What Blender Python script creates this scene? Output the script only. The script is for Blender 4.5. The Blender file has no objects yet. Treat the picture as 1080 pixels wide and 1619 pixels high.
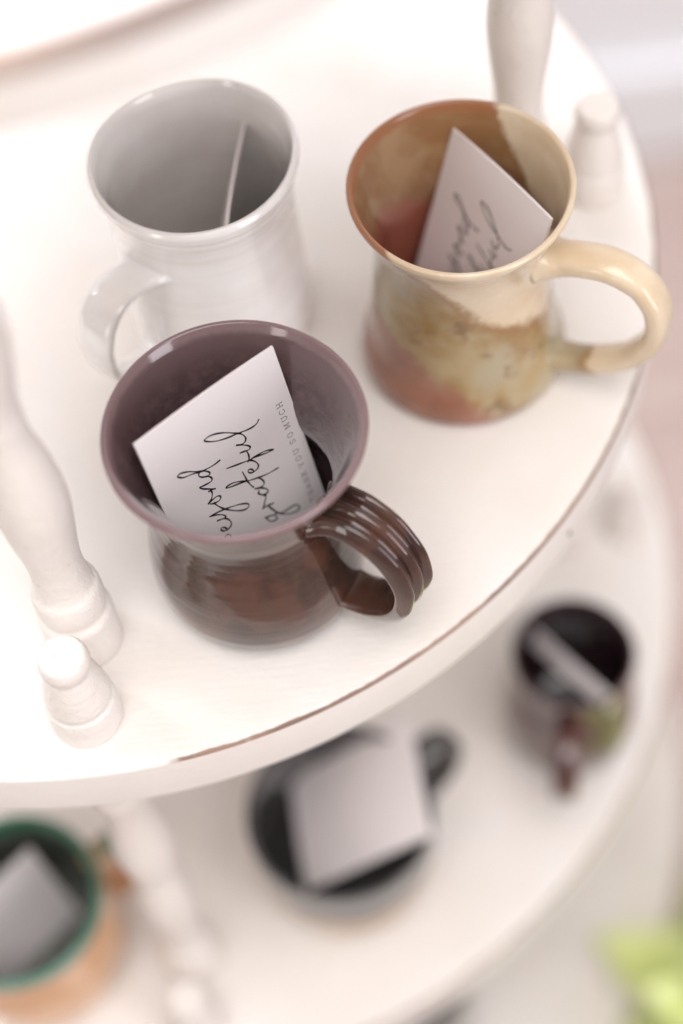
import bpy, bmesh, math, random
from mathutils import Vector, Matrix, noise

random.seed(7)
S = bpy.context.scene
COL = S.collection
T0 = 0.95            # height of the display tier that carries the three near mugs (floor = 0)
AX = (-0.1005, 0.5337)   # axis of the tiered stand

# ------------------------------------------------------------------ camera
cam_data = bpy.data.cameras.new('camera')
cam = bpy.data.objects.new('camera', cam_data)
COL.objects.link(cam)
S.camera = cam
PITCH, ROLL, CAM_H = math.radians(58.5), math.radians(-7.5), 0.62
fwd = Vector((0, math.cos(PITCH), -math.sin(PITCH)))
right0, up0 = Vector((1, 0, 0)), Vector((0, math.sin(PITCH), math.cos(PITCH)))
cr, sr = math.cos(ROLL), math.sin(ROLL)
right, up = right0 * cr + up0 * sr, right0 * -sr + up0 * cr
m = Matrix((right, up, -fwd)).transposed().to_4x4()
m.translation = Vector((0, 0, T0 + CAM_H))
cam.matrix_world = m
cam_data.sensor_fit = 'VERTICAL'
cam_data.sensor_height = 36
cam_data.sensor_width = 24
cam_data.lens = 36 * 2900 / 1619
cam_data.clip_start = 0.02
cam_data.clip_end = 100
cam_data.dof.use_dof = True
cam_data.dof.focus_distance = 0.660
cam_data.dof.aperture_fstop = 2.15
cam_data.dof.aperture_blades = 0

# ------------------------------------------------------------------ light
W = bpy.data.worlds.new('World')
S.world = W
W.use_nodes = True
bg = W.node_tree.nodes['Background']
bg.inputs[0].default_value = (1.0, 0.93, 0.88, 1)
bg.inputs[1].default_value = 0.23

def area(name, loc, target, sx, sy, power, color):
    d = bpy.data.lights.new(name, 'AREA')
    d.shape = 'RECTANGLE'; d.size = sx; d.size_y = sy
    d.energy = power; d.color = color
    o = bpy.data.objects.new(name, d)
    COL.objects.link(o)
    o.location = loc
    v = Vector(target) - Vector(loc)
    o.rotation_euler = v.to_track_quat('-Z', 'Y').to_euler()
    return o

TGT = (0.0, 0.42, T0)
area('window_light_back', (-0.62, 1.24, T0 + 1.35), TGT, 1.5, 0.9, 44, (0.95, 0.96, 1.0))
area('ceiling_light', (0.05, -0.25, T0 + 1.75), (0.0, 0.40, T0), 1.5, 1.3, 20, (1.0, 0.965, 0.96))
area('window_light_front', (1.02, -0.66, T0 + 0.32), TGT, 0.50, 1.25, 6.8, (0.96, 0.94, 1.0))
area('window_light_side', (-1.25, -0.85, T0 + 0.30), TGT, 0.30, 1.1, 2.8, (1.0, 0.94, 0.90))

vs = S.view_settings
vs.view_transform = 'Standard'
vs.look = 'None'
vs.exposure = 0.80
vs.gamma = 1
vs.use_curve_mapping = False
S.cycles.use_denoising = True
S.cycles.max_bounces = 10
S.cycles.sample_clamp_indirect = 8

# ------------------------------------------------------------------ helpers
def tag(o, label=None, cat=None, group=None, kind=None):
    if label: o['label'] = label
    if cat: o['category'] = cat
    if group: o['group'] = group
    if kind: o['kind'] = kind
    return o

def empty(name, loc, rz=0.0):
    o = bpy.data.objects.new(name, None)
    o.empty_display_size = 0.02
    COL.objects.link(o)
    o.location = loc
    o.rotation_euler = (0, 0, rz)
    return o

def mesh_obj(name, me, parent=None, loc=None):
    o = bpy.data.objects.new(name, me)
    COL.objects.link(o)
    if parent is not None: o.parent = parent
    if loc is not None: o.location = loc
    return o

def make_mesh(name, verts, faces, mats, smooth=True, fmat=None):
    me = bpy.data.meshes.new(name)
    me.from_pydata(verts, [], faces)
    for mt in mats: me.materials.append(mt)
    if smooth:
        me.polygons.foreach_set('use_smooth', [True] * len(me.polygons))
    if fmat:
        me.polygons.foreach_set('material_index', fmat)
    bm = bmesh.new(); bm.from_mesh(me)
    bmesh.ops.recalc_face_normals(bm, faces=bm.faces)
    bm.to_mesh(me); bm.free()
    me.update()
    return me

def catmull(pts, n=8, closed=False):
    out = []
    P = [Vector(p) for p in pts]
    for i in range(len(P) - 1):
        p0 = P[i - 1] if i > 0 else P[0] * 2 - P[1]
        p1, p2 = P[i], P[i + 1]
        p3 = P[i + 2] if i + 2 < len(P) else P[-1] * 2 - P[-2]
        for k in range(n):
            t = k / n
            out.append(0.5 * ((2 * p1) + (p2 - p0) * t + (2 * p0 - 5 * p1 + 4 * p2 - p3) * t * t + (3 * p1 - p0 - 3 * p2 + p3) * t ** 3))
    out.append(P[-1])
    return out

def lathe_mesh(name, prof, mats, seg=96, wob=0.0, ring=0.0, seed=0, inner_from=None):
    """prof: list of (r, z) starting and ending on the axis."""
    verts, faces, fm = [], [], []
    rings = []
    for i, (r, z) in enumerate(prof):
        if r < 1e-6:
            rings.append([len(verts)]); verts.append((0, 0, z)); continue
        row = []
        for k in range(seg):
            a = 2 * math.pi * k / seg
            rr = r
            if wob:
                rr += wob * r / 0.04 * (0.6 * math.sin(2 * a + seed) + 0.4 * math.sin(3 * a + 2.1 * seed + z * 40))
            if ring:
                rr += ring * (math.sin(z * 1500 + seed + a * 0.7) * 0.6 + noise.noise(Vector((seed, z * 260, a * 0.4))) * 1.1)
            row.append(len(verts)); verts.append((rr * math.cos(a), rr * math.sin(a), z + (wob * 0.5 * math.sin(a * 2 + seed * 3) if z > 0.07 else 0)))
        rings.append(row)
    for i in range(len(rings) - 1):
        A, B = rings[i], rings[i + 1]
        mi = 1 if (inner_from is not None and i >= inner_from) else 0
        if len(A) == 1 and len(B) == 1: continue
        for k in range(seg):
            k2 = (k + 1) % seg
            if len(A) == 1: faces.append((A[0], B[k], B[k2]))
            elif len(B) == 1: faces.append((A[k], B[0], A[k2]))
            else: faces.append((A[k], B[k], B[k2], A[k2]))
            fm.append(mi)
    return make_mesh(name, verts, faces, mats, True, fm)

def sweep_handle(name, path, ang, half_w, half_t, mat, ridge=0.0, nsec=36, flare=1.35, sub=7, lean=0.0, taper=1.0):
    """path: (r, z) points in the handle plane; the strap lies across that plane."""
    pts = catmull([(r, z, 0) for r, z in path], sub)
    n = len(pts)
    e = Vector((math.cos(ang), math.sin(ang), 0)); tng = Vector((-math.sin(ang), math.cos(ang), 0)); zz = Vector((0, 0, 1))
    verts, faces = [], []
    for i, p in enumerate(pts):
        d = (pts[min(i + 1, n - 1)] - pts[max(i - 1, 0)]).normalized()
        nr = Vector((-d.y, d.x, 0))            # in (r, z): outward side of the strap
        t = i / (n - 1)
        endf = max(0, 1 - t / 0.14) ** 1.6 + 0.8 * max(0, 1 - (1 - t) / 0.14) ** 1.6
        sc = 1 + (flare - 1) * endf
        sc *= 1 + (taper - 1) * t
        c = e * p.x + zz * p.y + tng * (lean * (t - 0.5))
        no = e * nr.x + zz * nr.y
        for k in range(nsec):
            a = 2 * math.pi * k / nsec
            ca, sa = math.cos(a), math.sin(a)
            x = half_w * sc * math.copysign(abs(ca) ** 0.8, ca)
            y = half_t * sc * math.copysign(abs(sa) ** 0.8, sa)
            if ridge and sa > 0:
                y += ridge * (1 + 0.25 * noise.noise(Vector((x * 90, i * 0.07, 5)))) * abs(math.cos(1.5 * math.pi * (x / (half_w * sc) + 0.05 * noise.noise(Vector((1, i * 0.05, 3)))) * 0.97)) ** 0.85 * min(1, sa * 2.5) * (1 - 0.4 * endf)
            y += 0.0003 * noise.noise(Vector((x * 120, i * 0.25, half_w * 900)))
            v = c + tng * x + no * y
            verts.append(v[:])
    for i in range(n - 1):
        for k in range(nsec):
            k2 = (k + 1) % nsec
            faces.append((i * nsec + k, i * nsec + k2, (i + 1) * nsec + k2, (i + 1) * nsec + k))
    faces.append(tuple(range(nsec - 1, -1, -1)))
    faces.append(tuple((n - 1) * nsec + k for k in range(nsec)))
    return make_mesh(name, verts, faces, [mat])

# ------------------------------------------------------------------ node helper
class NT:
    def __init__(self, name):
        self.m = bpy.data.materials.new(name); self.m.use_nodes = True
        self.t = self.m.node_tree; self.n = self.t.nodes; self.l = self.t.links
        self.b = self.n['Principled BSDF']
        self.co = self.n.new('ShaderNodeTexCoord').outputs['Object']
    def put(self, sock, v):
        if hasattr(v, 'is_linked'): self.l.new(v, sock)
        elif isinstance(v, (tuple, list)) and len(v) == 3 and sock.type == 'RGBA': sock.default_value = (*v, 1)
        else: sock.default_value = v
    def math(self, op, a, b=0.0, clamp=False):
        x = self.n.new('ShaderNodeMath'); x.operation = op; x.use_clamp = clamp
        self.put(x.inputs[0], a); self.put(x.inputs[1], b); return x.outputs[0]
    def noise(self, scale, detail=4, rough=0.55, vec=None, stretch=None, dist=0.0):
        x = self.n.new('ShaderNodeTexNoise'); x.inputs['Scale'].default_value = scale
        x.inputs['Detail'].default_value = detail; x.inputs['Roughness'].default_value = rough
        x.inputs['Distortion'].default_value = dist
        v = vec or self.co
        if stretch:
            mp = self.n.new('ShaderNodeMapping'); mp.inputs['Scale'].default_value = stretch
            self.l.new(v, mp.inputs['Vector']); v = mp.outputs[0]
        self.l.new(v, x.inputs['Vector']); return x.outputs['Fac']
    def ramp(self, v, lo, hi):
        x = self.n.new('ShaderNodeMapRange'); x.interpolation_type = 'SMOOTHSTEP'
        self.put(x.inputs['Value'], v); x.inputs['From Min'].default_value = lo; x.inputs['From Max'].default_value = hi
        return x.outputs[0]
    def mix(self, f, a, b):
        x = self.n.new('ShaderNodeMix'); x.data_type = 'RGBA'
        self.put(x.inputs[0], f); self.put(x.inputs[6], a); self.put(x.inputs[7], b); return x.outputs[2]
    def xyz(self):
        x = self.n.new('ShaderNodeSeparateXYZ'); self.l.new(self.co, x.inputs[0]); return x.outputs
    def lin(self, n, d=0.0):
        """n . position - d"""
        x = self.n.new('ShaderNodeVectorMath'); x.operation = 'DOT_PRODUCT'
        self.l.new(self.co, x.inputs[0]); x.inputs[1].default_value = n
        return self.math('SUBTRACT', x.outputs['Value'], d)
    def bump(self, h, strength=0.3, dist=0.001):
        x = self.n.new('ShaderNodeBump'); x.inputs['Strength'].default_value = strength; x.inputs['Distance'].default_value = dist
        self.put(x.inputs['Height'], h); self.l.new(x.outputs[0], self.b.inputs['Normal'])
    def out(self, color, rough=0.4, **kw):
        self.put(self.b.inputs['Base Color'], color); self.put(self.b.inputs['Roughness'], rough)
        for k, v in kw.items(): self.put(self.b.inputs[k.replace('_', ' ')], v)
        return self.m

# ------------------------------------------------------------------ materials
def paint(name, R=None, wdir=-30, ww=1.0, base=(0.80, 0.765, 0.733)):
    t = NT(name)
    n1 = t.noise(9, 5, 0.6)
    col = t.mix(t.ramp(n1, 0.3, 0.75), base, (base[0] * 0.93, base[1] * 0.905, base[2] * 0.87))
    fine = t.noise(420, 4, 0.65)
    grain = t.noise(60, 5, 0.6, stretch=(1, 9, 4))
    if R:
        x, y, z = t.xyz()
        r = t.math('SQRT', t.math('ADD', t.math('MULTIPLY', x, x), t.math('MULTIPLY', y, y)))
        edge = t.math('MULTIPLY', t.ramp(t.math('ADD', r, t.math('MULTIPLY', t.math('SUBTRACT', t.noise(90, 3, 0.6), 0.5), 0.0016)), R - 0.0017 * ww, R - 0.0010 * ww), t.ramp(z, -0.0021 * ww, -0.0013 * ww))
        side = t.ramp(t.lin((math.cos(math.radians(wdir)) / R, math.sin(math.radians(wdir)) / R, 0)), 0.575, 0.60)
        patch = t.ramp(t.noise(26, 4, 0.6), 0.24, 0.36)
        w = t.math('MULTIPLY', t.math('MULTIPLY', edge, side), patch)
        col = t.mix(w, col, t.mix(t.ramp(n1, 0.4, 0.6), (0.15, 0.085, 0.062), (0.30, 0.19, 0.14)))
        # scuffs of bare wood on the side
        sc = t.math('MULTIPLY', t.ramp(t.noise(75, 3, 0.5, stretch=(1, 1, 2.5)), 0.755, 0.78), t.ramp(z, -0.001, -0.003))
        col = t.mix(sc, col, (0.33, 0.22, 0.17))
    if not R:
        ch = t.ramp(t.noise(170, 4, 0.65), 0.695, 0.715)
        col = t.mix(ch, col, (0.45, 0.33, 0.26))
    t.bump(t.math('ADD', fine, t.math('MULTIPLY', grain, 1.5)), 0.45 if not R else 0.22, 0.0010)
    return t.out(col, t.math('ADD', 0.34, t.math('MULTIPLY', n1, 0.16)), Specular_IOR_Level=0.45)

def glaze_white():
    t = NT('white_glaze')
    n = t.noise(38, 4, 0.6)
    x, y, z = t.xyz()
    ringy = t.noise(1, 3, 0.6, stretch=(6, 6, 330))
    col = t.mix(t.ramp(n, 0.35, 0.7), (0.87, 0.845, 0.825), (0.82, 0.785, 0.76))
    col = t.mix(t.math('MULTIPLY', t.ramp(ringy, 0.5, 0.75), 0.35), col, (0.66, 0.57, 0.52))
    spk = t.ramp(t.noise(520, 1, 0.4), 0.80, 0.83)
    col = t.mix(t.math('MULTIPLY', spk, 0.5), col, (0.45, 0.33, 0.22))
    t.bump(t.math('ADD', t.math('MULTIPLY', ringy, 0.8), n), 0.25, 0.0009)
    return t.out(col, 0.14, Coat_Weight=1.0, Coat_Roughness=0.04)

def glaze_dark(inside=False, hand=False):
    t = NT('brown_glaze_inside' if inside else 'brown_glaze')
    x, y, z = t.xyz()
    streak = t.noise(1, 5, 0.65, stretch=(60, 60, 14))
    ringy = t.noise(1, 3, 0.6, stretch=(9, 9, 420))
    mott = t.noise(160, 5, 0.7)
    patch = t.noise(42, 3, 0.55)
    if inside:
        col = t.mix(t.ramp(mott, 0.35, 0.7), (0.074, 0.044, 0.048), (0.125, 0.076, 0.080))
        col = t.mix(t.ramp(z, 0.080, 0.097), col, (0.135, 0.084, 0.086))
    else:
        col = t.mix(t.ramp(patch, 0.42, 0.60), (0.044, 0.021, 0.017), (0.088, 0.039, 0.027))
        col = t.mix(t.math('MULTIPLY', t.ramp(streak, 0.45, 0.7), 0.5), col, (0.075, 0.052, 0.036))
        col = t.mix(t.math('MULTIPLY', t.ramp(mott, 0.55, 0.8), 0.4), col, (0.115, 0.060, 0.040))
        if not hand: col = t.mix(t.ramp(t.math('ADD', z, t.math('MULTIPLY', mott, 0.006)), 0.086, 0.102), col, (0.13, 0.078, 0.074))
    lip = t.ramp(t.math('ADD', z, t.math('MULTIPLY', t.noise(230, 3, 0.6), 0.002)), 0.0985, 0.1005)
    col = t.mix(lip, col, (0.21, 0.135, 0.14))
    t.bump(t.math('ADD', t.math('MULTIPLY', ringy, 0.0 if hand else 1.2), t.math('MULTIPLY', mott, 0.12 if hand else 0.5)), 0.18, 0.0006)
    rough = t.math('ADD', 0.10, t.math('MULTIPLY', mott, 0.16))
    return t.out(col, rough, Coat_Weight=1.0 if (inside or hand) else 0.75, Coat_Roughness=0.05, Coat_IOR=1.5, Specular_IOR_Level=0.2)

def glaze_tan(inside=False):
    t = NT('tan_glaze_inside' if inside else 'tan_glaze')
    x, y, z = t.xyz()
    n1 = t.noise(45, 5, 0.6); n2 = t.noise(26, 4, 0.6, dist=0.6); n3 = t.noise(420, 4, 0.7); n4 = t.noise(70, 4, 0.6)
    # olive and blue-grey mottled glaze
    olive = t.mix(t.ramp(n1, 0.35, 0.62), (0.29, 0.170, 0.055), (0.40, 0.295, 0.150))
    olive = t.mix(t.math('MULTIPLY', t.ramp(n2, 0.46, 0.66), 0.7), olive, (0.37, 0.325, 0.225))
    olive = t.mix(t.math('MULTIPLY', t.ramp(n4, 0.58, 0.70), 0.85), olive, (0.19, 0.10, 0.035))
    # red-brown foot glaze
    foot = t.mix(t.ramp(n1, 0.35, 0.65), (0.25, 0.098, 0.055), (0.33, 0.150, 0.095))
    wob = t.math('MULTIPLY', t.math('SUBTRACT', n2, 0.5), 0.022)
    f = t.math('ADD', t.lin((0.87, 0, 1.0), 0.048 if inside else 0.0135), wob)
    if inside:
        olive = t.mix(t.ramp(n2, 0.42, 0.6), (0.29, 0.150, 0.065), (0.37, 0.230, 0.120))
        foot = (0.42, 0.14, 0.09)
    body = t.mix(t.ramp(t.math('ADD', f, t.math('MULTIPLY', t.math('SUBTRACT', n3, 0.5), 0.008)), -0.006, 0.006), foot, olive)
    cream = t.mix(t.ramp(n1, 0.3, 0.7), (0.63, 0.49, 0.33), (0.70, 0.59, 0.44))
    cream = t.mix(t.math('MULTIPLY', t.ramp(n3, 0.6, 0.75), 0.3), cream, (0.82, 0.77, 0.69))
    wob2 = t.math('MULTIPLY', t.math('SUBTRACT', n4, 0.5), 0.012)
    g = t.math('ADD', t.lin((0.622, -0.470, 0.626), 0.0572), wob2)
    line = t.math('SUBTRACT', 1.0, t.ramp(t.math('ABSOLUTE', t.math('ADD', g, 0.0012)), 0.0004, 0.0040))
    col = t.mix(t.math('MULTIPLY', line, t.math('ADD', 0.35, n1)), body, (0.30, 0.165, 0.07))
    col = t.mix(t.ramp(t.math('ADD', g, t.math('MULTIPLY', t.math('SUBTRACT', n3, 0.5), 0.004)), -0.002, 0.0022), col, cream)
    # glaze breaks brown over the lip on the dipped side
    lip = t.math('MULTIPLY', t.ramp(z, 0.0955, 0.0985), t.math('SUBTRACT', 1.0, t.ramp(g, -0.001, 0.0005)))
    col = t.mix(lip, col, (0.34, 0.145, 0.065))
    t.bump(t.math('ADD', n3, t.math('MULTIPLY', t.noise(1, 3, 0.6, stretch=(8, 8, 360)), 0.8)), 0.16, 0.0007)
    return t.out(col, t.math('ADD', 0.14, t.math('MULTIPLY', n3, 0.14)), Coat_Weight=0.7, Coat_Roughness=0.05, Coat_IOR=1.42, Specular_IOR_Level=0.35)

def glaze_simple(name, c1, c2, rough=0.15, lip=None, lip_z=0.08, scale=45, hand=None):
    t = NT(name)
    n = t.noise(scale, 4, 0.6)
    col = t.mix(t.ramp(n, 0.35, 0.68), c1, c2)
    if lip:
        x, y, z = t.xyz()
        col = t.mix(t.ramp(t.math('ADD', z, t.math('MULTIPLY', n, 0.004)), lip_z - 0.004, lip_z), col, lip)
    t.bump(t.noise(1, 3, 0.6, stretch=(8, 8, 360)), 0.2, 0.0008)
    return t.out(col, rough, Coat_Weight=0.6, Coat_Roughness=0.07)

def paper():
    t = NT('card_stock')
    n = t.noise(900, 3, 0.7)
    t.bump(n, 0.12, 0.0002)
    return t.out(t.mix(n, (0.80, 0.745, 0.75), (0.84, 0.79, 0.79)), 0.55)

M_PAPER = paper()
M_INK = NT('black_ink').out((0.012, 0.010, 0.012), 0.45)
M_INK2 = NT('grey_ink').out((0.03, 0.027, 0.03), 0.5)
M_POST = paint('cream_post_paint', base=(0.79, 0.74, 0.70))
M_WHITE = glaze_white()
M_DARK, M_DARK_IN, M_DARK_H = glaze_dark(), glaze_dark(True), glaze_dark(hand=True)
M_TAN, M_TAN_IN = glaze_tan(), glaze_tan(True)

# ------------------------------------------------------------------ setting: floor and wall behind
def floor_mat():
    t = NT('worn_wood_floor')
    g = t.noise(2.2, 6, 0.6, stretch=(1.2, 11, 1))
    w = t.n.new('ShaderNodeTexWave'); w.inputs['Scale'].default_value = 1.7; w.inputs['Distortion'].default_value = 0.3
    t.l.new(t.co, w.inputs['Vector'])
    c = t.mix(t.ramp(g, 0.35, 0.7), (0.40, 0.30, 0.265), (0.50, 0.41, 0.375))
    c = t.mix(t.math('MULTIPLY', w.outputs['Fac'], 0.25), c, (0.44, 0.33, 0.28))
    return t.out(c, 0.5)
fl = make_mesh('floor', [(-4, -4, 0), (4, -4, 0), (4, 4, 0), (-4, 4, 0)], [(0, 1, 2, 3)], [floor_mat()], False)
tag(mesh_obj('floor', fl), kind='structure')

def box(name, x0, x1, y0, y1, z0, z1, mat, parent=None, bev=0.0):
    bm = bmesh.new()
    bmesh.ops.create_cube(bm, size=1)
    for v in bm.verts:
        v.co = Vector(((x0 + x1) / 2 + v.co.x * (x1 - x0), (y0 + y1) / 2 + v.co.y * (y1 - y0), (z0 + z1) / 2 + v.co.z * (z1 - z0)))
    if bev:
        bmesh.ops.bevel(bm, geom=bm.edges[:], offset=bev, segments=2, affect='EDGES')
    me = bpy.data.meshes.new(name); bm.to_mesh(me); bm.free(); me.materials.append(mat)
    return mesh_obj(name, me, parent)
WY = 1.385
M_WALL = NT('white_wall_paint').out((0.86, 0.87, 0.90), 0.6)
wall = tag(box('wall', -3, 3, WY, WY + 0.1, 0.001, 2.6, M_WALL), kind='structure')
box('baseboard', -3, 3, WY - 0.018, WY - 0.0005, 0.002, 0.14, M_WALL, wall, 0.004)

# ------------------------------------------------------------------ the tiered stand
stand = empty('tiered_stand', (AX[0], AX[1], 0))
tag(stand, 'cream painted wooden stand of stacked round tiers on turned spindles, with chipped brown edges', 'display stand')
TH = 0.030
TIERS = [(T0 + 0.325, 0.225, 0.026), (T0, 0.2527, TH), (T0 - 0.300, 0.286, TH), (T0 - 0.600, 0.319, TH)]

def tier_mesh(R, th):
    b = 0.0022
    prof = [(0, 0), (R * 0.35, 0), (R * 0.7, 0), (R - 0.012, 0)]
    for k in range(7):
        a = math.pi / 2 * k / 6
        prof.append((R - b + b * math.sin(a), -b + b * math.cos(a)))
    prof += [(R + 0.0002, -th * 0.5)]
    for k in range(7):
        a = math.pi / 2 * k / 6
        prof.append((R - 0.003 + 0.003 * math.cos(a), -th + 0.003 - 0.003 * math.sin(a)))
    prof += [(R * 0.6, -th), (0, -th)]
    return lathe_mesh('tier', prof, [paint('cream_tier_paint', R, -30 if R > 0.23 else -75, 1.0 if R > 0.23 else 3.2)], 320)

tiers = []
for i, (z, R, th) in enumerate(TIERS):
    t_ = mesh_obj('tier', tier_mesh(R, th), stand, (0, 0, z))
    tiers.append(t_)
# a nail head rusting through the paint on the side of the display tier
nail_me = lathe_mesh('nail_head', [(0, 0.0006), (0.0011, 0.0005), (0.0017, 0.0), (0.0015, -0.0008), (0, -0.001)], [NT('rust').out((0.16, 0.11, 0.10), 0.7)], 16)
na = math.radians(-41.3)
nl = mesh_obj('nail_head', nail_me, tiers[1], (0.2527 * math.cos(na), 0.2527 * math.sin(na), -0.0175))
nl.rotation_euler = (0, math.pi / 2, na)

def smooth_prof(pts, n=5):
    c = catmull([(r, z, 0) for r, z in pts], n)
    return [(max(p.x, 0), p.y) for p in c]

def spindle_profile(h):
    lo = [(0.0142, 0), (0.0144, 0.004), (0.0143, 0.021), (0.0138, 0.0245), (0.0124, 0.0262), (0.0122, 0.0282), (0.0131, 0.0305),
          (0.0133, 0.036), (0.0127, 0.0415), (0.0112, 0.0445), (0.0104, 0.049), (0.0100, 0.058), (0.0104, 0.068), (0.0121, 0.083),
          (0.0133, 0.097), (0.0130, 0.110), (0.0113, 0.124), (0.0094, 0.135), (0.0085, 0.145)]
    mid = h / 2
    if mid > 0.146: lo.append((0.0088, mid))
    hi = [(r, h - z) for r, z in reversed(lo) if h - z > mid + 0.002]
    return [(0, 0)] + smooth_prof(lo + hi, 4) + [(0, h)]

FIN = [(0.0134, 0), (0.0137, 0.003), (0.0136, 0.012), (0.0131, 0.0158), (0.0123, 0.0172), (0.0121, 0.0188), (0.0124, 0.0205), (0.0120, 0.0245),
       (0.0109, 0.0300), (0.0098, 0.0350), (0.0088, 0.0388), (0.0085, 0.0405), (0.0092, 0.0428), (0.0095, 0.0455), (0.0092, 0.0478), (0.0085, 0.0496), (0.0076, 0.0504), (0.0068, 0.0505)]
fin_prof = smooth_prof(FIN, 4) + [(0.004, 0.0503), (0, 0.0502)]
fin_me = lathe_mesh('finial', [(0, 0)] + fin_prof, [M_POST], 64, 0.0004, 0.00006, 1.3)
PHI = [math.radians(a) for a in (-91, -1, 89, 179)]
sp_cache = {}
for i in range(len(TIERS)):
    z_up, R_up, th_up = TIERS[i]
    r = R_up - (0.0245 if i else 0.030)
    z_lo = TIERS[i + 1][0] if i + 1 < len(TIERS) else 0.0
    h = z_up - th_up - z_lo
    key = round(h, 4)
    if key not in sp_cache:
        sp_cache[key] = lathe_mesh('spindle', spindle_profile(h), [M_POST], 64, 0.0003, 0.00005, 0.4)
    for a in PHI:
        last = i + 1 == len(TIERS)
        s_ = mesh_obj('foot' if last else 'spindle', sp_cache[key], stand, (r * math.cos(a), r * math.sin(a), z_lo + 0.0002))
        if i > 0:
            f_ = mesh_obj('finial', fin_me, stand, (r * math.cos(a), r * math.sin(a), z_up + 0.0002))
            f_.rotation_euler = (0.0, 0.0, a * 1.7)

# ------------------------------------------------------------------ mugs
def mug(label, loc, outer, inner, mats, group=None, seg=128, wob=0.0005, ring=0.00008, seed=1.0):
    root = empty('mug', loc)
    tag(root, label, 'mug', group)
    o = smooth_prof(outer, 5); i_ = smooth_prof(inner, 5)
    prof = [(0, outer[0][1] + 0.0006)] + o + i_ + [(0, inner[-1][1])]
    me = lathe_mesh('body', prof, mats, seg, wob, ring, seed, inner_from=len(o) + 1)
    mesh_obj('body', me, root)
    return root

def handle(root, path, deg, hw, ht, mat, **kw):
    return mesh_obj('handle', sweep_handle('handle', path, math.radians(deg), hw, ht, mat, **kw), root)

# dark brown mug in front
DK = (-0.0331, 0.3580, T0 + 0.0003)
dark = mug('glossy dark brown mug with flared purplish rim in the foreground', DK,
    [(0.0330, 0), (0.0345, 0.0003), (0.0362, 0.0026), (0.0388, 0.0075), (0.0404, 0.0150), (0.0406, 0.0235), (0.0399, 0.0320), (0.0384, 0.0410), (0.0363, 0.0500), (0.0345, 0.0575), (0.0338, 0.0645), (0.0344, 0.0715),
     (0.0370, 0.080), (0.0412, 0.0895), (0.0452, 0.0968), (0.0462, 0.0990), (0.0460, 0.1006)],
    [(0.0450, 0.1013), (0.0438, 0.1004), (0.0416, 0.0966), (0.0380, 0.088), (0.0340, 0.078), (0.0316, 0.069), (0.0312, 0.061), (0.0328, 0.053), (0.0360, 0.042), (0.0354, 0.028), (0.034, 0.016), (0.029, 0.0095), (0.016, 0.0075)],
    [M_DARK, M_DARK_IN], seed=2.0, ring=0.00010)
handle(dark, [(0.0330, 0.0700), (0.0390, 0.0725), (0.0470, 0.0725), (0.0555, 0.0680), (0.0620, 0.0590), (0.0652, 0.0475), (0.0640, 0.0360), (0.0590, 0.0265), (0.0515, 0.0205), (0.0435, 0.0180), (0.0350, 0.0185)],
       -35, 0.0108, 0.0020, M_DARK_H, ridge=0.0046, nsec=72, flare=1.2, taper=0.75)

# tan mug with dipped glazes
TN = (0.0595, 0.4526, T0 + 0.0003)
tan = mug('cream and olive brown mug with diagonally dipped glaze and reddish foot', TN,
    [(0.0380, 0), (0.0396, 0.0003), (0.0414, 0.0026), (0.0420, 0.0070), (0.0414, 0.0125), (0.0396, 0.0175), (0.0380, 0.024), (0.0368, 0.036), (0.0354, 0.050), (0.0342, 0.063), (0.0349, 0.076), (0.0377, 0.0875), (0.0412, 0.0945), (0.0430, 0.0985), (0.0430, 0.1002)],
    [(0.0420, 0.1010), (0.0406, 0.0998), (0.0384, 0.0935), (0.0354, 0.084), (0.0328, 0.074), (0.0320, 0.062), (0.0334, 0.042), (0.0342, 0.026), (0.0338, 0.014), (0.028, 0.0085), (0.015, 0.0075)],
    [M_TAN, M_TAN_IN], seed=4.4, wob=0.0006)
handle(tan, [(0.0330, 0.0740), (0.0400, 0.0755), (0.0500, 0.0790), (0.0620, 0.0800), (0.0735, 0.0745), (0.0800, 0.0620), (0.0795, 0.0460), (0.0710, 0.0300), (0.0580, 0.0200), (0.0450, 0.0155), (0.0350, 0.0140)],
       -31, 0.0078, 0.0052, M_TAN, flare=1.5, taper=0.80)

# white mug
WH = (-0.0384, 0.4844, T0 + 0.0003)
white = mug('plain white glazed straight sided mug behind the dark brown one', WH,
    [(0.0345, 0), (0.0356, 0.0003), (0.0372, 0.0028), (0.0378, 0.007), (0.0376, 0.020), (0.0371, 0.040), (0.0366, 0.060), (0.0366, 0.076), (0.0374, 0.0855), (0.0386, 0.0905), (0.0392, 0.0935), (0.0402, 0.0955), (0.0407, 0.0985), (0.0402, 0.1005)],
    [(0.0392, 0.1013), (0.0381, 0.1002), (0.0364, 0.0945), (0.0346, 0.085), (0.0340, 0.070), (0.0341, 0.050), (0.0346, 0.030), (0.0346, 0.016), (0.030, 0.0090), (0.016, 0.0078)],
    [M_WHITE, M_WHITE], seed=0.6, wob=0.0005, ring=0.00016)
handle(white, [(0.0340, 0.0690), (0.0400, 0.0705), (0.0490, 0.0735), (0.0580, 0.0730), (0.0650, 0.0670), (0.0690, 0.0560), (0.0685, 0.0420), (0.0620, 0.0290), (0.0530, 0.0210), (0.0430, 0.0170), (0.0350, 0.0160)],
       -133, 0.0092, 0.0028, M_WHITE, flare=1.35, taper=0.85)

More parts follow.
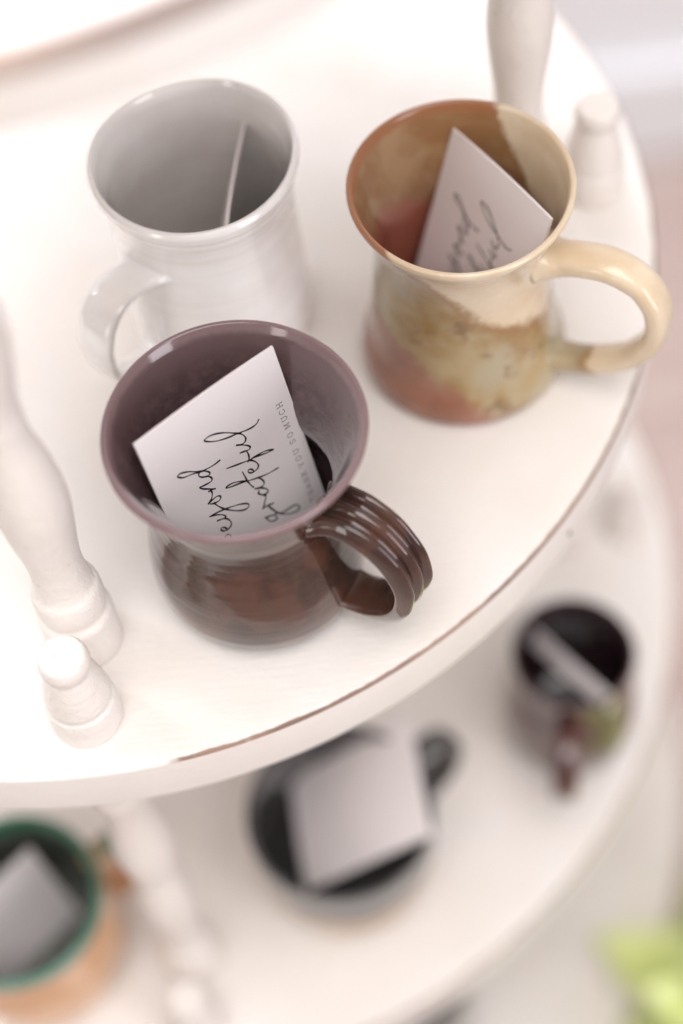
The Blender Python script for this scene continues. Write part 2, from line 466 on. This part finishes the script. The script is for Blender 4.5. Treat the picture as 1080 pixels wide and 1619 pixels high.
# mugs on the tier below
Z2 = TIERS[2][0] + 0.0003
M_BLK = glaze_simple('charcoal_glaze', (0.060, 0.058, 0.058), (0.095, 0.092, 0.088), 0.14, (0.075, 0.075, 0.075), 0.0795)
M_BLKO = glaze_simple('charcoal_over_ochre_glaze', (0.40, 0.26, 0.14), (0.34, 0.21, 0.12), 0.3, (0.050, 0.050, 0.052), 0.050)
black = mug('wide charcoal glazed mug on the lower tier, half hidden under the display tier edge', (-0.0200, 0.3450, Z2),
    [(0.032, 0), (0.0350, 0.001), (0.0390, 0.010), (0.0430, 0.024), (0.0450, 0.042), (0.0456, 0.060), (0.0462, 0.074), (0.0464, 0.0795), (0.0458, 0.0812)],
    [(0.0444, 0.0814), (0.0434, 0.078), (0.0426, 0.066), (0.0422, 0.048), (0.040, 0.028), (0.036, 0.014), (0.028, 0.0085), (0.014, 0.0075)],
    [M_BLKO, M_BLK], seed=3.0)
handle(black, [(0.0420, 0.066), (0.0500, 0.070), (0.0600, 0.071), (0.0690, 0.064), (0.0720, 0.052), (0.0680, 0.038), (0.0580, 0.028), (0.0410, 0.024)], 33, 0.0075, 0.0035, M_BLK)

M_BRN = glaze_simple('oxblood_glaze', (0.045, 0.020, 0.021), (0.11, 0.042, 0.030), 0.14, (0.08, 0.042, 0.042), 0.0865, 60)
M_BRN_IN = glaze_simple('oxblood_glaze_inside', (0.024, 0.012, 0.016), (0.040, 0.021, 0.025), 0.2)
brown = mug('small dark reddish brown mug on the lower tier beside its right edge', (0.1065, 0.4095, Z2),
    [(0.026, 0), (0.0290, 0.001), (0.0330, 0.010), (0.0352, 0.024), (0.0352, 0.040), (0.0336, 0.056), (0.0318, 0.070), (0.0314, 0.082), (0.0316, 0.0868), (0.0310, 0.0885)],
    [(0.0298, 0.0887), (0.0290, 0.084), (0.0288, 0.070), (0.0306, 0.054), (0.0322, 0.038), (0.0318, 0.022), (0.028, 0.012), (0.022, 0.0085), (0.012, 0.0078)],
    [M_BRN, M_BRN_IN], seed=5.0)
handle(brown, [(0.0300, 0.070), (0.0380, 0.074), (0.0480, 0.074), (0.0570, 0.066), (0.0600, 0.052), (0.0560, 0.038), (0.0460, 0.028), (0.0330, 0.024)], -103, 0.0066, 0.0036, M_BRN)

M_GRN = glaze_simple('green_lip_over_terracotta_glaze', (0.58, 0.31, 0.15), (0.66, 0.40, 0.23), 0.3, (0.045, 0.17, 0.11), 0.0765, 40)
M_GRN_IN = glaze_simple('grey_green_glaze_inside', (0.085, 0.095, 0.080), (0.13, 0.14, 0.12), 0.2, (0.035, 0.15, 0.08), 0.076)
green = mug('terracotta orange mug with green rim on the lower tier, cut by the left frame edge', (-0.1815, 0.3215, Z2),
    [(0.036, 0), (0.0390, 0.001), (0.0430, 0.010), (0.0452, 0.024), (0.0450, 0.044), (0.0435, 0.060), (0.0428, 0.072), (0.0432, 0.0790), (0.0424, 0.0812)],
    [(0.0402, 0.0814), (0.0388, 0.077), (0.0386, 0.064), (0.0400, 0.046), (0.0405, 0.026), (0.036, 0.013), (0.028, 0.0088), (0.014, 0.0078)],
    [M_GRN, M_GRN_IN], seed=6.0)
handle(green, [(0.0400, 0.066), (0.0480, 0.069), (0.0570, 0.069), (0.0650, 0.062), (0.0670, 0.050), (0.0630, 0.037), (0.0540, 0.028), (0.0410, 0.024)], 28, 0.0080, 0.0042, M_GRN)

# a dark mug on the lowest tier, peeking out below the edge
Z3 = TIERS[3][0] + 0.0003
M_INKY = glaze_simple('black_brown_glaze', (0.020, 0.014, 0.014), (0.045, 0.028, 0.024), 0.16)
low = mug('black brown mug on the lowest tier, mostly hidden at the bottom edge', (0.004, 0.352, Z3),
    [(0.030, 0), (0.0340, 0.001), (0.0380, 0.015), (0.0385, 0.040), (0.0375, 0.065), (0.0385, 0.088), (0.0378, 0.0905)],
    [(0.0364, 0.0907), (0.0352, 0.080), (0.0350, 0.050), (0.0345, 0.020), (0.028, 0.0090), (0.014, 0.0080)],
    [M_INKY, M_INKY], seed=7.0)
handle(low, [(0.0345, 0.072), (0.0420, 0.075), (0.0520, 0.075), (0.0610, 0.067), (0.0640, 0.052), (0.0590, 0.037), (0.0490, 0.028), (0.0360, 0.024)], 150, 0.0070, 0.0038, M_INKY)

# ------------------------------------------------------------------ cards
# strokes of the hand lettering, in mm on the card: (distance from the long edge, distance from the top edge)
STROKES = [[[41.68, 60.13], [42.44, 58.31], [43.65, 57.42], [44.19, 58.12], [43.27, 59.47], [41.83, 59.99], [40.29, 59.68], [39.43, 58.55], [39.63, 56.75], [40.77, 54.87], [42.4, 53.81], [44.02, 53.27]], [[44.02, 53.27], [42.44, 53.91], [40.99, 54.36], [40.53, 53.68], [41.45, 52.31], [43.6, 50.5], [46.13, 49.19]], [[46.13, 49.19], [44.39, 49.38], [40.03, 50.66], [36.49, 52.03], [33.02, 53.69], [30.75, 55.35], [30.34, 56.71], [31.86, 57.29], [34.63, 55.89], [37.37, 53.35], [39.66, 50.75], [41.19, 48.33], [42.33, 46.0], [42.56, 45.0]], [[44.25, 44.18], [42.79, 45.08], [40.97, 45.56], [39.6, 45.11], [39.51, 44.01], [40.51, 43.23], [42.48, 43.17], [44.74, 43.55]], [[44.74, 43.55], [43.15, 42.61], [42.15, 41.2], [41.85, 39.87], [42.21, 38.69]], [[42.83, 38.76], [41.53, 39.02], [40.25, 39.54]], [[40.25, 39.54], [42.47, 37.8], [44.56, 35.99], [45.57, 34.49], [44.14, 34.87], [41.58, 35.42], [40.08, 35.32], [39.91, 34.13], [40.63, 32.88], [41.32, 32.1]], [[41.39, 32.26], [42.83, 31.39], [43.95, 30.18], [43.93, 29.09], [43.13, 28.52], [41.66, 29.32], [40.22, 30.71], [39.79, 31.89], [40.44, 32.38], [41.39, 32.26]], [[34.51, 29.72], [37.12, 29.81], [40.1, 29.36], [42.95, 28.58], [46.28, 27.05], [49.73, 25.89], [51.44, 24.28], [51.54, 23.55], [49.98, 23.52], [47.1, 25.12], [44.72, 27.05], [42.25, 28.8]], [[25.88, 66.91], [24.75, 69.89], [22.54, 71.21], [21.53, 70.42], [22.74, 68.3], [25.51, 67.22]], [[25.68, 62.21], [23.38, 62.51], [20.99, 63.27]], [[23.38, 62.51], [21.8, 66.27], [19.98, 69.43], [16.89, 70.39], [13.53, 70.58], [11.78, 71.94], [12.08, 73.87], [14.58, 73.7], [18.23, 71.45], [20.73, 68.8], [22.56, 68.46]], [[25.23, 62.31], [23.99, 60.12], [22.74, 57.95], [23.68, 56.53]], [[22.57, 57.45], [24.04, 56.18], [25.04, 54.56], [24.42, 53.48]], [[24.05, 56.22], [22.08, 57.01], [21.13, 56.35], [21.66, 54.85], [23.41, 53.04], [25.55, 51.7]], [[25.55, 51.7], [23.29, 52.71], [21.75, 52.4], [21.43, 51.08], [22.18, 49.15], [23.4, 47.64]], [[14.38, 49.74], [17.37, 49.41], [20.9, 48.63], [24.27, 47.44], [27.55, 46.06], [30.82, 44.69], [34.16, 43.61], [36.14, 42.66], [35.06, 42.25], [32.47, 42.81], [29.76, 44.36], [27.53, 45.98]], [[27.89, 41.12], [27.63, 43.66], [27.37, 46.21], [26.79, 48.53], [26.05, 50.44]], [[23.52, 44.25], [24.19, 42.57], [25.35, 41.88], [25.71, 42.89], [24.69, 43.98], [23.38, 44.26], [21.85, 43.94], [21.1, 42.74], [21.66, 40.74], [22.9, 38.97], [24.22, 38.06]], [[13.61, 40.66], [15.78, 39.44], [18.34, 38.68], [21.06, 38.39], [23.56, 38.18], [26.71, 37.19], [30.01, 36.05], [33.01, 35.01]], [[13.64, 40.74], [15.88, 40.39], [18.62, 39.48], [21.99, 38.37]], [[24.51, 38.6], [23.57, 37.41], [23.25, 35.62], [23.44, 33.94]], [[26.01, 32.69], [24.35, 33.21], [22.61, 33.83], [21.61, 33.37], [22.08, 32.08], [23.79, 30.37], [26.16, 28.63]], [[26.16, 28.63], [24.44, 29.6], [22.82, 29.62], [22.01, 28.51], [22.27, 26.79], [23.43, 24.88], [25.03, 23.62]], [[14.8, 24.67], [16.08, 25.66], [18.44, 25.8], [21.03, 25.27], [24.32, 24.18], [28.09, 23.2], [32.47, 21.47], [36.07, 18.97], [37.01, 17.63], [35.89, 17.29], [32.95, 17.88], [29.2, 19.99], [26.03, 22.58], [23.25, 25.03]]]
STROKES.append([[43.6, 66.0], [45.5, 65.0], [50.0, 67.5], [55.0, 69.0], [55.6, 70.6], [50.5, 70.4], [44.0, 69.0], [42.6, 66.8], [41.6, 63.8], [42.6, 62.2], [44.0, 63.0], [43.4, 65.4]])
# small serif capitals as strokes, in a cell of width 1 and height 1: (reading direction, up)
GL = {
 'H': [[(.12, 0), (.12, 1)], [(.88, 0), (.88, 1)], [(.12, .5), (.88, .5)], [(0, 0), (.26, 0)], [(.74, 0), (1, 0)], [(0, 1), (.26, 1)], [(.74, 1), (1, 1)]],
 'C': [[(.95, .78), (.85, .93), (.6, 1.02), (.3, .95), (.08, .7), (.05, .4), (.2, .1), (.5, -.02), (.8, .05), (.97, .22)]],
 'U': [[(.12, 1), (.12, .3), (.25, .05), (.5, -.02), (.75, .05), (.88, .3), (.88, 1)], [(0, 1), (.26, 1)], [(.74, 1), (1, 1)]],
 'M': [[(.08, 0), (.12, 1), (.5, .1), (.88, 1), (.94, 0)], [(0, 0), (.2, 0)], [(.82, 0), (1.05, 0)], [(0, 1), (.14, 1)], [(.86, 1), (1.02, 1)]],
 'O': [[(.5, 1.02), (.2, .9), (.04, .5), (.2, .1), (.5, -.02), (.8, .1), (.96, .5), (.8, .9), (.5, 1.02)]],
 'S': [[(.88, .8), (.7, .98), (.4, 1.0), (.18, .82), (.25, .6), (.6, .48), (.86, .3), (.8, .08), (.5, -.02), (.2, .06), (.1, .24)]],
 'Y': [[(.05, 1), (.5, .48), (.95, 1)], [(.5, .48), (.5, 0)], [(.34, 0), (.66, 0)]],
 'K': [[(.14, 0), (.14, 1)], [(.9, 1), (.16, .45)], [(.4, .62), (.95, 0)], [(0, 0), (.28, 0)], [(0, 1), (.28, 1)]],
 'N': [[(.12, 0), (.12, 1), (.88, 0), (.88, 1)], [(0, 0), (.26, 0)], [(.74, 1), (1, 1)]],
 'A': [[(.04, 0), (.5, 1), (.96, 0)], [(.22, .36), (.78, .36)]],
 'T': [[(.5, 0), (.5, 1)], [(.02, .84), (.02, 1), (.98, 1), (.98, .84)], [(.34, 0), (.66, 0)]],
}
LINE = [('H', 24.6), ('C', 28.0), ('U', 31.3), ('M', 35.0), ('O', 39.6), ('S', 43.0), ('U', 48.1), ('O', 51.7), ('Y', 55.3), ('K', 59.9), ('N', 63.2), ('A', 66.6), ('H', 70.0), ('T', 73.4)]
CW, CL, CT = 0.0617, 0.084, 0.0011

def ribbon(lines, width, z, mat, name, vary=0.25, sub=7):
    verts, faces = [], []
    for li, ln in enumerate(lines):
        pts = catmull([(a, b, 0) for a, b in ln], sub) if len(ln) > 2 else [Vector((a, b, 0)) for a, b in ln]
        base = len(verts); n = len(pts)
        for i, p in enumerate(pts):
            d = pts[min(i + 1, n - 1)] - pts[max(i - 1, 0)]
            d = d.normalized() if d.length > 1e-9 else Vector((1, 0, 0))
            w = width * 0.5 * (1 + vary * math.sin(i * 0.33 + li * 1.7))
            nr = Vector((-d.y, d.x, 0)) * w
            if i == 0: p = p - d * w
            if i == n - 1: p = p + d * w
            zz = z - 0.000002 * (li % 5)
            verts.append((p.x + nr.x, p.y + nr.y, zz)); verts.append((p.x - nr.x, p.y - nr.y, zz))
            if i: faces.append((base + 2 * i - 2, base + 2 * i - 1, base + 2 * i + 1, base + 2 * i))
    me = bpy.data.meshes.new(name)
    me.from_pydata(verts, [], faces); me.materials.append(mat)
    return me

def bow(me):
    for v in me.vertices:
        v.co.z += 0.0009 * (1 - ((v.co.x - CW / 2) / (CW / 2)) ** 2) + 0.0006 * (v.co.y / CL) ** 2
    return me
# local frame of a card: x from its right long edge, y up from the bottom to the top edge (y = 0 at the top), printed face = -z
hand_me = ribbon([[(a / 1000, -b / 1000) for a, b in ln] for ln in STROKES], 0.00062, -CT / 2 - 0.00006, M_INK, 'hand_lettering')
bow(hand_me)
cap = 0.0022
cell = 0.0021
lines = []
for ch, u in LINE:
    for st in GL[ch]:
        lines.append([(0.0053 - cap / 2 + yy * cap, -u / 1000 - cell / 2 + xx * cell) for xx, yy in st])
line_me = ribbon(lines, 0.00022, -CT / 2 - 0.00006, M_INK2, 'printed_line', 0.0, 3)
bow(line_me)

def card_mesh(w, l, t, n=14, mrow=8):
    verts, faces = [], []
    for s in (-1, 1):
        for k in range(mrow + 1):
            for q in range(n + 1):
                verts.append((w * q / n, -l * k / mrow, s * t / 2))
    o = (n + 1) * (mrow + 1)
    idx = lambda s, k, q: s * o + k * (n + 1) + q
    for k in range(mrow):
        for q in range(n):
            faces.append((idx(0, k, q), idx(0, k, q + 1), idx(0, k + 1, q + 1), idx(0, k + 1, q)))
            faces.append((idx(1, k, q), idx(1, k + 1, q), idx(1, k + 1, q + 1), idx(1, k, q + 1)))
    for q in range(n):
        for k in (0, mrow):
            faces.append((idx(0, k, q), idx(1, k, q), idx(1, k, q + 1), idx(0, k, q + 1)))
    for k in range(mrow):
        for q in (0, n):
            faces.append((idx(0, k, q), idx(1, k, q), idx(1, k + 1, q), idx(0, k + 1, q)))
    return bow(make_mesh('gift_card', verts, faces, [M_PAPER], False))
card_me = card_mesh(CW, CL, CT)

def place_card(label, base, q, p, down, me=card_me, text=True):
    """q: top right corner, p: top left corner, down: direction of the long edge (all relative to base)."""
    q = Vector(q); p = Vector(p); dn = Vector(down)
    X = (p - q).normalized(); dn = (dn - X * dn.dot(X)).normalized(); Y = -dn; Z = X.cross(Y)
    o = mesh_obj('gift_card', me)
    mt = Matrix((X, Y, Z)).transposed().to_4x4()
    mt.translation = Vector(base) + q
    o.matrix_world = mt
    tag(o, label, 'card', 'gift cards standing in the mugs')
    if text:
        mesh_obj('hand_lettering', hand_me, o); mesh_obj('printed_line', line_me, o)
    return o

place_card('white card with black hand lettering standing in the dark brown mug', DK, (0.0165, 0.0322, 0.1001), (-0.0344, -0.0025, 0.1012), (0.1496, -0.2479, -0.9572))
place_card('white lettered card standing cornerwise in the cream and olive mug', TN, (0.0314, -0.0176, 0.0950), (0.0019, 0.0385, 0.0905), (-0.285, -0.215, -0.934))
place_card('white card seen edge on inside the white mug', WH, (0.0210, 0.0292, 0.0850), (0.0082, -0.0304, 0.0850), (-0.145, 0.40, -0.90), text=False)
place_card('white blank card leaning out of the wide charcoal mug', (-0.0200, 0.3450, Z2), (0.0405, 0.0400, 0.0900), (0.0425, -0.0190, 0.0880), (-0.75, -0.15, -0.64), text=False)
place_card('narrow pale card lying across the small reddish brown mug', (0.1065, 0.4095, Z2), (-0.0150, 0.0235, 0.0740), (0.0150, -0.0250, 0.0860), (-0.34, -0.20, -0.92), card_mesh(0.060, 0.010, CT), text=False)
place_card('pale card sunk inside the orange mug with green rim', (-0.1815, 0.3215, Z2), (0.0060, 0.0310, 0.0660), (-0.0340, -0.0050, 0.0660), (0.16, -0.30, -0.94), card_mesh(0.055, 0.064, CT), text=False)

# ------------------------------------------------------------------ lime green plant beside the stand
plant = empty('potted_plant', (0.256, 0.287, 0))
tag(plant, 'lime green leafy plant out of focus in the bottom right corner', 'plant')
pot = lathe_mesh('pot', [(0, 0.001), (0.060, 0.001), (0.072, 0.10), (0.085, 0.235), (0.092, 0.236), (0.092, 0.26), (0.086, 0.26), (0.080, 0.235), (0, 0.232)], [NT('pale_pot').out((0.62, 0.58, 0.53), 0.6)], 48)
mesh_obj('pot', pot, plant)
t = NT('lime_leaf')
lc = t.mix(t.ramp(t.noise(30, 4, 0.6), 0.3, 0.7), (0.64, 0.72, 0.22), (0.80, 0.85, 0.52))
M_LEAF = t.out(lc, 0.4, Subsurface_Weight=0.0)
lv, lf = [], []
NL = 9
for i in range(NL):
    u = i / (NL - 1)
    wd = 0.030 * math.sin(math.pi * min(1, u * 0.96 + 0.04)) ** 0.75
    y = 0.115 * u; zc = 0.030 * math.sin(u * 2.0) - 0.022 * u * u
    for s, dz in ((-1, 0.006), (-0.5, 0.0), (0, -0.004), (0.5, 0.0), (1, 0.006)):
        lv.append((wd * s, y, zc + dz * math.sin(math.pi * u) + 0.003 * math.sin(u * 14 + s * 3)))
for i in range(NL - 1):
    for k in range(4):
        lf.append((i * 5 + k, i * 5 + k + 1, i * 5 + k + 6, i * 5 + k + 5))
leaf_me = make_mesh('leaf', lv, lf, [M_LEAF])
for k in range(46):
    o = mesh_obj('leaf', leaf_me, plant)
    a = k * 2.39996
    q = k / 46
    rr = 0.075 * math.sqrt(q)
    o.location = (rr * math.cos(a), rr * math.sin(a), 0.23 + 0.15 * (1 - q) + random.uniform(-0.01, 0.01))
    o.rotation_euler = (math.radians(random.uniform(5, 40) + 30 * (1 - q)), random.uniform(-0.3, 0.3), a - math.pi / 2)
    o.scale = (random.uniform(0.8, 1.2),) * 3
stem = lathe_mesh('stem', [(0, 0.23), (0.010, 0.231), (0.007, 0.29), (0.004, 0.36), (0, 0.361)], [NT('green_stem').out((0.20, 0.28, 0.07), 0.5)], 12)
mesh_obj('stem', stem, plant)
